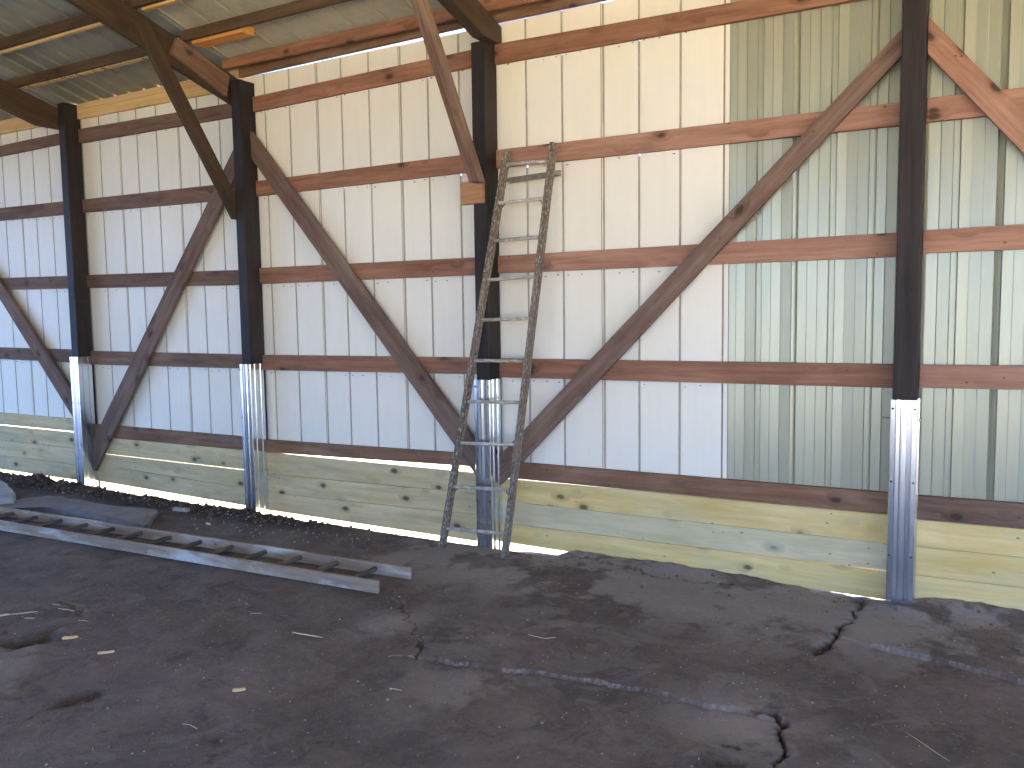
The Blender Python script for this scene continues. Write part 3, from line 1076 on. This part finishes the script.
def height(X, Y):
    h = .010 * fbm(X, Y, .7, 3) + .007 * fbm(X, Y, 3.1, 9, 5, .6)
    bare = np.zeros(X.shape)
    soil = np.zeros(X.shape)
    near = np.clip(1 - (-Y) / 6.0, 0, 1)
    # slab edges: far side stands higher
    for P, st, seed in ((gpoly(EDGE1), .007, 31), (gpoly(EDGE2), .014, 37)):
        wx = X + .016 * fbm(X, Y, 14, seed, 4, .7)
        wy = Y + .030 * fbm(X, Y, 13, seed + 5, 4, .75)
        d, s = dist_poly(wx, wy, P)
        fall = np.exp(-(np.maximum(d - .02, 0) / .40) ** 2)
        inx = (wx > P[0, 0] - .02) & (wx < P[-1, 0] + .02)
        h = h + np.where(s > 0, st, -.006) * fall * np.clip((wx - P[0, 0]) / .25, 0, 1) * np.clip((P[-1, 0] + .3 - wx) / .4, 0, 1)
        e = np.exp(-((s - .002) / .0042) ** 2) * (d < .06) * inx
        bare = np.maximum(bare, e * np.clip(.55 + 1.6 * fbm(X, Y, 6, seed + 9) + 1.2 * fbm(X, Y, 30, seed + 19, 2), 0, 1))
        h = h - .010 * np.exp(-((s + .011) / .007) ** 2) * (d < .06) * np.clip(fbm(X, Y, 5, seed + 2) * 2 + .6, 0, 1)
    for P, wd, dp, seed in ((gpoly(CR_A), .006, .014, 41), (gpoly(CR_B), .014, .05, 43), (gpoly(CR_C), .014, .05, 47), (gpoly(CR_D), .007, .014, 53), (gpoly(CR_E), .009, .02, 59)):
        wx = X + .05 * fbm(X, Y, 12, seed, 4, .7)
        wy = Y + .05 * fbm(X, Y, 12, seed + 5, 4, .7)
        d, s = dist_poly(wx, wy, P)
        w = wd * (1 + 1.2 * fbm(X, Y, 4, seed + 3))
        k = np.exp(-(d / np.maximum(w, .004)) ** 2)
        h = h - dp * k
        soil = np.maximum(soil, np.clip(k * 1.2, 0, 1))
        bare = np.maximum(bare, .35 * np.exp(-((d - 2.2 * wd) / (1.0 * wd)) ** 2) * np.clip(.5 + 2 * fbm(X, Y, 5, seed + 8), 0, 1))
    # shallow pits and lumps at the lower left
    for (px, py, r, dp) in ((26, 641, .09, -.05), (46, 635, .07, -.03), (62, 632, .05, .025), (5, 668, .25, .02), (33, 652, .08, .02), (72, 700, .06, -.02), (95, 694, .05, -.012), (215, 742, .05, -.012), (715, 764, .06, -.04), (700, 758, .06, .03)):
        c = onZ(px, py, 0)
        rr = np.hypot((X - c.x), (Y - c.y))
        rr = rr * (1 + 1.1 * fbm(X, Y, 9, 71, 4, .7))
        k = np.exp(-(rr / r) ** 2)
        h = h + dp * k
        if dp < 0:
            soil = np.maximum(soil, np.clip(k * 1.1, 0, .9))
        else:
            bare = np.maximum(bare, .35 * k)
    # dusty bare concrete showing through the dirt
    pat = fbm(X, Y, 2.2, 131, 6, .7)
    msk = .8 * np.clip((Y + 1.25) / .5, 0, 1) * np.clip((X + 4.3) / .6, 0, 1)
    for cx, cy, r, a_ in ((-2.45, -1.72, .28, .5), (-2.95, -1.72, .22, .8), (-.93, -1.95, .3, .8), (-2.15, -2.2, .3, .7), (-.75, -.55, .25, .7), (-2.1, -1.2, .5, .4), (-4.9, -.75, .4, .3)):
        msk = np.maximum(msk, a_ * np.exp(-(((X - cx) ** 2 + (Y - cy) ** 2) / r ** 2)))
    bare = np.maximum(bare, .62 * msk * np.clip((pat + .12 + .3 * msk) * 3.5, 0, 1))
    # loose soil bank in front of the left bays
    t = np.clip((X + 10.3) / .5, 0, 1) * np.clip((-4.3 - X) / 1.2, 0, 1)
    bank = np.exp(-((Y + .26) / .22) ** 2) * t
    lumps = .5 + 1.0 * fbm(X, Y, 4.5, 83, 5, .6)
    amp = .03 + .07 * np.exp(-((X + 8.9) / .75) ** 2) + .02 * np.exp(-((X + 5.6) / .3) ** 2)
    h = h + bank * amp * np.clip(lumps, 0, 1.5)
    soil = np.maximum(soil, np.clip((bank * 1.6 + .5 * fbm(X, Y, 3, 97) * t * np.exp(-((Y + .35) / .4) ** 2)) * 1.3 - .15, 0, 1))
    h = h + soil * .016 * fbm(X, Y, 18, 88, 3, .6)
    # along the wall the ground drops to the level seen under the planks
    g = np.interp(X, WG[:, 0], WG[:, 1]) + .012 * fbm(X, Y, 7, 61, 3)
    k = np.clip((Y + .17) / .17, 0, 1)
    k = k * k * (3 - 2 * k)
    h = h * (1 - k) + g * k
    h = h + .036 * np.exp(-(((X + .45) / .22) ** 2 + ((Y + .20) / .12) ** 2))
    # ragged hump against the wall right of the ladder
    hump = np.exp(-((Y + .06) / .12) ** 2) * np.clip((X + 2.72) / .1, 0, 1)
    h = h + .012 * hump * (1 + 2 * fbm(X, Y, 8, 67))
    return h, np.clip(bare, 0, 1), np.clip(soil, 0, 1)


HG = {}


def grid_mesh(name, xs, ys, mat):
    X, Y = np.meshgrid(xs, ys)
    H, bare, soil = height(X, Y)
    HG['h'] = H
    ny, nx = X.shape
    co = np.stack([X, Y, H], -1).reshape(-1, 3)
    idx = np.arange(nx * ny).reshape(ny, nx)
    q = np.stack([idx[:-1, :-1], idx[:-1, 1:], idx[1:, 1:], idx[1:, :-1]], -1).reshape(-1, 4)
    me = bpy.data.meshes.new(name)
    me.vertices.add(len(co))
    me.vertices.foreach_set('co', co.ravel())
    me.loops.add(q.size)
    me.loops.foreach_set('vertex_index', q.ravel().astype(np.int32))
    me.polygons.add(len(q))
    me.polygons.foreach_set('loop_start', np.arange(0, q.size, 4, dtype=np.int32))
    me.polygons.foreach_set('loop_total', np.full(len(q), 4, dtype=np.int32))
    me.update()
    for nm, arr in (('bare', bare), ('soil', soil)):
        at = me.attributes.new(nm, 'FLOAT', 'POINT')
        at.data.foreach_set('value', arr.ravel().astype(np.float32))
    me.polygons.foreach_set('use_smooth', np.ones(len(q), dtype=bool))
    return link(name, me, mat)


xs = np.concatenate([np.arange(BX0 - .05, -10.2, .10), np.arange(-10.2, -6.0, .022), np.arange(-6.0, -4.2, .016), np.arange(-4.2, .7, .0095), np.arange(.7, 1.2, .02), np.arange(1.2, BX1 + .06, .10)])
ys = np.concatenate([np.arange(BY0 - .05, -4.2, .12), np.arange(-4.2, -2.2, .016), np.arange(-2.2, -.4, .009), np.arange(-.4, .046, .012)])
ys = np.append(ys[:-1], .045)
floor = grid_mesh('floor', xs, ys, 'ground')
tag(floor, kind='structure')

# outside ground all around, sunlit, slightly lower
bm = bmesh.new()
R = 70
def quad(a, b, c, d):
    f = bm.faces.new([bm.verts.new(p) for p in (a, b, c, d)])
zo = -.17
quad((-R, .045, zo), (R, .045, zo), (R, R, zo), (-R, R, zo))
quad((-12.0, -R, zo), (R, -R, zo), (R, BY0 - .04, zo), (-12.0, BY0 - .04, zo))
quad((BX1 + .05, BY0 - .04, zo), (R, BY0 - .04, zo), (R, .045, zo), (BX1 + .05, .045, zo))
bmesh.ops.recalc_face_normals(bm, faces=bm.faces)
me = bpy.data.meshes.new('yard_ground')
bm.to_mesh(me)
bm.free()
og = link('yard_ground', me, 'outside')
tag(og, kind='structure')
MT['added_dark_yard'] = plain('added_dark_yard_asphalt', srgb(88, 88, 90), .9, var=.12, scale=3)
lp = prism('yard_ground', [(-R, -R, zo), (-12.0, -R, zo), (-12.0, BY0 - .04, zo), (BX0 - .05, BY0 - .04, zo), (BX0 - .05, .045, zo), (-R, .045, zo)], (0, 0, -.1), 'added_dark_yard', bevel=0)  # unseen dark patch, added so less warm bounce enters the left opening
tag(lp, kind='structure')


def gz(x, y):
    i = int(np.clip(np.searchsorted(xs, x), 1, len(xs) - 1))
    j = int(np.clip(np.searchsorted(ys, y), 1, len(ys) - 1))
    fx = min(1, max(0, (x - xs[i - 1]) / (xs[i] - xs[i - 1])))
    fy = min(1, max(0, (y - ys[j - 1]) / (ys[j] - ys[j - 1])))
    H = HG['h']
    return float((H[j - 1, i - 1] * (1 - fx) + H[j - 1, i] * fx) * (1 - fy) + (H[j, i - 1] * (1 - fx) + H[j, i] * fx) * fy)


class Lumps:
    """many small irregular stones gathered in one mesh"""
    def __init__(s):
        s.v, s.f = [], []
        t = (1 + 5 ** .5) / 2
        V = [Vector(p).normalized() for p in ((-1, t, 0), (1, t, 0), (-1, -t, 0), (1, -t, 0), (0, -1, t), (0, 1, t), (0, -1, -t), (0, 1, -t), (t, 0, -1), (t, 0, 1), (-t, 0, -1), (-t, 0, 1))]
        F = [(0, 11, 5), (0, 5, 1), (0, 1, 7), (0, 7, 10), (0, 10, 11), (1, 5, 9), (5, 11, 4), (11, 10, 2), (10, 7, 6), (7, 1, 8), (3, 9, 4), (3, 4, 2), (3, 2, 6), (3, 6, 8), (3, 8, 9), (4, 9, 5), (2, 4, 11), (6, 2, 10), (8, 6, 7), (9, 8, 1)]
        s.V, s.F = V, F

    def add(s, m_, jit, rs):
        b = len(s.v)
        s.v += [tuple(m_ @ (p * (1 + rs.uniform(-jit, jit)))) for p in s.V]
        s.f += [tuple(b + i for i in f) for f in s.F]

    def mesh(s, name):
        me = bpy.data.meshes.new(name)
        me.from_pydata(s.v, [], s.f)
        me.update()
        return me


# ------------------------------------------------------------------ ladder lying on the floor
fl = empty('lying_ladder', (-5.5, -1.35, 0))
tag(fl, 'long wooden ladder with round rungs lying flat on the floor at left', 'ladder')
dn = Vector((-3.78, -.20, 0)).normalized()
nb = Vector((dn.y, -dn.x, 0))
if nb.y < 0:
    nb = -nb
n0, f0 = Vector((-3.315, -1.380, .012)), Vector((-3.305, -1.062, .012))
Ln = 5.3
for p in (n0, f0):
    pts = [p, p + dn * Ln, p + dn * Ln + Vector((0, 0, .078)), p + Vector((0, 0, .078))]
    prism('rail', pts, nb * .026, 'rail', fl, bevel=.003)
k0 = Vector((-3.577, -1.112, .0))
k = 0
while k < 16:
    base = f0 + dn * (.272 + .3205 * k)
    a = Vector((base.x, base.y, .052)) + nb * .004
    b = a - nb * (.322 - .018)
    rod('rung', a, b, .0165, 'rodrung', fl)
    k += 1

# ------------------------------------------------------------------ broken concrete pieces


def chunk(name, outline, ztop, zbot, mat, seed, rough=.02):
    rs = random.Random(seed)
    bm = bmesh.new()
    P = []
    nO = len(outline)
    for i in range(nO):
        a, b = Vector(outline[i]), Vector(outline[(i + 1) % nO])
        m_ = 4
        for j in range(m_):
            p = a.lerp(b, j / m_)
            P.append(p + Vector((rs.uniform(-rough, rough), rs.uniform(-rough, rough))) * (0 if j == 0 else 1))
    c = sum(P, Vector((0, 0))) / len(P)
    rings = []
    for f, z in ((.94, ztop), (1.0, ztop - .012), (1.0 + .01, (ztop + zbot) / 2), (.97, zbot)):
        rings.append([bm.verts.new((c.x + (p.x - c.x) * f + (0 if z == ztop else rs.uniform(-.006, .006)), c.y + (p.y - c.y) * f + (0 if z == ztop else rs.uniform(-.006, .006)), z + rs.uniform(-.004, .004))) for p in P])
    for r in range(3):
        for i in range(len(P)):
            j = (i + 1) % len(P)
            bm.faces.new((rings[r][i], rings[r][j], rings[r + 1][j], rings[r + 1][i]))
    bm.faces.new(rings[0])
    bm.faces.new(rings[-1][::-1])
    bmesh.ops.recalc_face_normals(bm, faces=bm.faces)
    me = bpy.data.meshes.new(name)
    bm.to_mesh(me)
    bm.free()
    return link(name, me, mat)


zt = .062
slab_px = [(158, 509), (150, 520), (141, 524), (126, 521)]
far = [(118, 506), (92, 502), (62, 496), (45, 495), (20, 498), (0, 503), (-40, 512)]
A = [onZ(x, y, zt) for x, y in slab_px]
B = [onZ(x, y, zt) for x, y in far]
out = [(p.x, p.y) for p in A]
out += [(-7.0, -.985), (-8.2, -1.09), (-9.0, -1.1)]
out += [(p.x, p.y) for p in B[::-1]]
o = chunk('concrete_slab', out, zt, -.02, 'concrete', 3)
tag(o, 'flat broken grey concrete slab lying behind the ladder on the floor', 'concrete')
zt2 = .13
out2 = [(onZ(x, y, zt2).x, onZ(x, y, zt2).y) for x, y in ((13, 496), (12, 488), (6, 482), (-10, 477), (-60, 479), (-66, 488), (-20, 498))]
o = chunk('concrete_chunk', out2, zt2, -.02, 'paleconcrete', 5)
tag(o, 'pale broken concrete chunk by the wall at the left edge', 'concrete')


def scrap(px, py, size, mat, name, lab, cat, rot=0.0, z=.012):
    p = onZ(px, py, 0.01)
    zz = gz(p.x, p.y)
    L, W, T = size
    mw = Matrix.Translation((p.x, p.y, zz + T / 2 - .001)) @ Matrix.Rotation(rot, 4, 'Z')
    bm = bmesh.new()
    bmesh.ops.create_cube(bm, size=1)
    for v in bm.verts:
        v.co.x *= L * (1 + .1 * (v.co.y > 0))
        v.co.y *= W
        v.co.z *= T
    bmesh.ops.bevel(bm, geom=list(bm.edges), offset=min(size) * .15, segments=1, affect='EDGES')
    me = bpy.data.meshes.new(name)
    bm.to_mesh(me)
    bm.free()
    return tag(link(name, me, mat, None, mw), lab, cat)


scrap(181, 512, (.16, .045, .03), 'rung', 'wood_scrap', 'small pale wood scrap on the soil below the wall, left of the second post', 'wood scrap', .1)
scrap(208, 523, (.06, .02, .012), 'straw', 'wood_scrap', 'tiny white splinter on the soil left of the second post', 'wood scrap', -.3)


def chip(px, py, L, W, lab, rot):
    p = onZ(px, py, 0.01)
    bm = bmesh.new()
    top, bot = [], []
    for k in range(14):
        a = 2 * math.pi * k / 14
        x, y = L / 2 * math.cos(a), W / 2 * math.sin(a) * (1 - .2 * math.cos(a))
        top.append(bm.verts.new((x * .93, y * .93, .007 + .002 * math.sin(3 * a))))
        bot.append(bm.verts.new((x, y, 0)))
    bm.faces.new(top)
    bm.faces.new(bot[::-1])
    for k in range(14):
        bm.faces.new((top[k], bot[k], bot[(k + 1) % 14], top[(k + 1) % 14]))
    bmesh.ops.recalc_face_normals(bm, faces=bm.faces)
    me = bpy.data.meshes.new('wood_chip')
    bm.to_mesh(me)
    bm.free()
    mw = Matrix.Translation((p.x, p.y, gz(p.x, p.y) + .001)) @ Matrix.Rotation(rot, 4, 'Z')
    return tag(link('wood_chip', me, 'chip', None, mw), lab, 'wood chip', 'pale oval wood chips on the floor')


chip(70, 637, .085, .036, 'pale yellow oval wood chip on the floor, beside the pit at lower left', .75)
chip(106, 651.5, .085, .026, 'thin tan oval wood chip on the floor, middle one of the three', .8)
chip(239, 690, .062, .028, 'tan oval wood chip on the floor, furthest right and nearest of the three', .75)


def straw(p, q, r, lab, mid=None):
    a, b = onZ(*p, 0.01), onZ(*q, 0.01)
    pts = [a, b] if mid is None else [a, onZ(*mid, 0.01), b]
    pts = [Vector((v.x, v.y, gz(v.x, v.y) + r)) for v in pts]
    # one thin tapered stalk
    fine = []
    for s in range(len(pts) - 1):
        for t in range(4):
            v = pts[s].lerp(pts[s + 1], t / 4)
            v.z = gz(v.x, v.y) + r + .001
            fine.append(v)
    fine.append(pts[-1])
    bm = bmesh.new()
    rings = []
    for i, v in enumerate(fine):
        d = (fine[min(i + 1, len(fine) - 1)] - fine[max(i - 1, 0)]).normalized()
        s_ = d.cross(Vector((0, 0, 1))).normalized()
        u_ = s_.cross(d)
        rr = r * (.5 if i in (0, len(fine) - 1) else 1)
        rings.append([bm.verts.new(v + (s_ * math.cos(a_) + u_ * math.sin(a_) * .6) * rr) for a_ in (0, 1.57, 3.14, 4.71)])
    for i in range(len(rings) - 1):
        for k in range(4):
            bm.faces.new((rings[i][k], rings[i + 1][k], rings[i + 1][(k + 1) % 4], rings[i][(k + 1) % 4]))
    bm.faces.new(rings[0])
    bm.faces.new(rings[-1][::-1])
    bmesh.ops.recalc_face_normals(bm, faces=bm.faces)
    me = bpy.data.meshes.new('straw_stalk')
    bm.to_mesh(me)
    bm.free()
    tag(link('straw_stalk', me, 'straw'), lab, 'straw', 'dry stalks scattered on the floor')


straw((528, 634), (556, 636), .0035, 'pale bent stalk on bare floor in front of the leaning ladder', (545, 638))
straw((292, 632), (323, 637), .006, 'thick pale stalk on the floor in front of the lying ladder')
straw((389, 687), (402, 689), .003, 'short white stalk on the floor at bottom centre')
straw((398, 594), (400, 596), .003, 'tiny stalk by the end of the lying ladder')
straw((8, 615), (38, 611), .005, 'long pale stalk at lower left, upper of the bunch at the left edge')
straw((-4, 617), (10, 615), .010, 'thick pale stalk end at the left edge of the floor')
straw((24, 617.5), (35, 617.5), .004, 'short stalk just below the long pale one near the left edge')
straw((58, 608), (79, 610), .004, 'pale stalk on the floor above the pit at lower left')
straw((52, 603), (60, 605), .0035, 'short pale stalk, left of a hooked crack at lower left')
straw((78, 620), (88, 621), .003, 'faint stalk between the hooked crack and the oval chip')
straw((182, 724), (197, 729), .0025, 'thin curved stalk near the bottom edge at left', (190, 725))
straw((905, 731), (950, 760), .0018, 'very thin long stalk near the bottom right corner')
straw((250, 612), (262, 612), .003, 'faint short stalk in front of the lying ladder, near its middle')

# loose grit: nobody could count it
LU = Lumps()
rs = random.Random(21)
for i in range(2600):
    if rs.random() < .86:
        x, y = rs.uniform(-7.6, .6), rs.uniform(-4.0, -.5)
        s = rs.choice([.002, .003, .003, .004, .006]) * rs.uniform(.7, 1.2)
    else:
        x, y = rs.uniform(-10, -4.2), rs.gauss(-.38, .2)
        s = rs.uniform(.004, .012)
    if y > -.16:
        continue
    if -9.0 < x < -6.1 and -1.15 < y < -.45 or (x < -3.25 and -1.75 < y < -1.0):
        continue
    z = gz(x, y)
    m_ = Matrix.Translation((x, y, z + s * .25)) @ Matrix.Rotation(rs.uniform(0, 6), 4, Vector((rs.random(), rs.random(), rs.random() + .1)).normalized()) @ Matrix.Diagonal((s, s * rs.uniform(.6, 1), s * rs.uniform(.4, .8), 1))
    LU.add(m_, .2, rs)
me = LU.mesh('loose_grit')
tag(link('loose_grit', me, 'rubble'), 'small pale grit and crumbs scattered over the dark floor', 'grit', kind='stuff')

# soil clods along the wall foot: stuff
LU = Lumps()
for i in range(700):
    x = rs.uniform(-9.9, -4.4) if rs.random() < .8 else rs.uniform(-4.4, 1.0)
    y = rs.gauss(-.24, .12)
    if y > -.03 or y < -.6:
        continue
    if any(a - .1 < x < b + .1 and y > -.2 for a, b in POST):
        continue
    if -9.0 < x < -6.1 and -1.15 < y < -.42 or -3.75 < x < -2.9:
        continue
    s = rs.uniform(.006, .022) * (1.4 if -9.5 < x < -8.3 else 1) * (.6 if x > -4.4 else 1)
    z = gz(x, y)
    m_ = Matrix.Translation((x, y, z + s * .2)) @ Matrix.Rotation(rs.uniform(0, 6), 4, Vector((rs.random(), rs.random(), rs.random() + .1)).normalized()) @ Matrix.Diagonal((s, s * rs.uniform(.6, 1), s * rs.uniform(.5, .9), 1))
    LU.add(m_, .25, rs)
me = LU.mesh('soil_clods')
MT['clod'] = plain('brown_soil_clod', srgb(98, 80, 68), .95, var=.35, scale=30)
tag(link('soil_clods', me, 'clod'), 'brown crumbly soil clods heaped along the foot of the wall', 'soil', kind='stuff')

# small weed growing in the light gap
bm = bmesh.new()
wc = onY(312, 529, -.02)
for i in range(46):
    bx, by = wc.x + rs.gauss(0, .12), rs.uniform(.07, .16)
    bz = -.171
    ang = rs.uniform(0, 6.28)
    L = rs.uniform(.05, .09)
    d = Vector((math.cos(ang) * .5, math.sin(ang) * .5, 1)).normalized()
    s_ = Vector((-math.sin(ang), math.cos(ang), 0)) * .007
    p = Vector((bx, by, bz))
    v = [bm.verts.new(p - s_ * .3), bm.verts.new(p + s_ * .3), bm.verts.new(p + d * L * .6 + s_), bm.verts.new(p + d * L + Vector((math.cos(ang), math.sin(ang), -.3)) * .01), bm.verts.new(p + d * L * .6 - s_)]
    bm.faces.new(v)
me = bpy.data.meshes.new('low_weeds')
bm.to_mesh(me)
bm.free()
tag(link('low_weeds', me, 'weed'), 'low green weeds growing in the bright gap under the planks', 'weeds', kind='stuff')
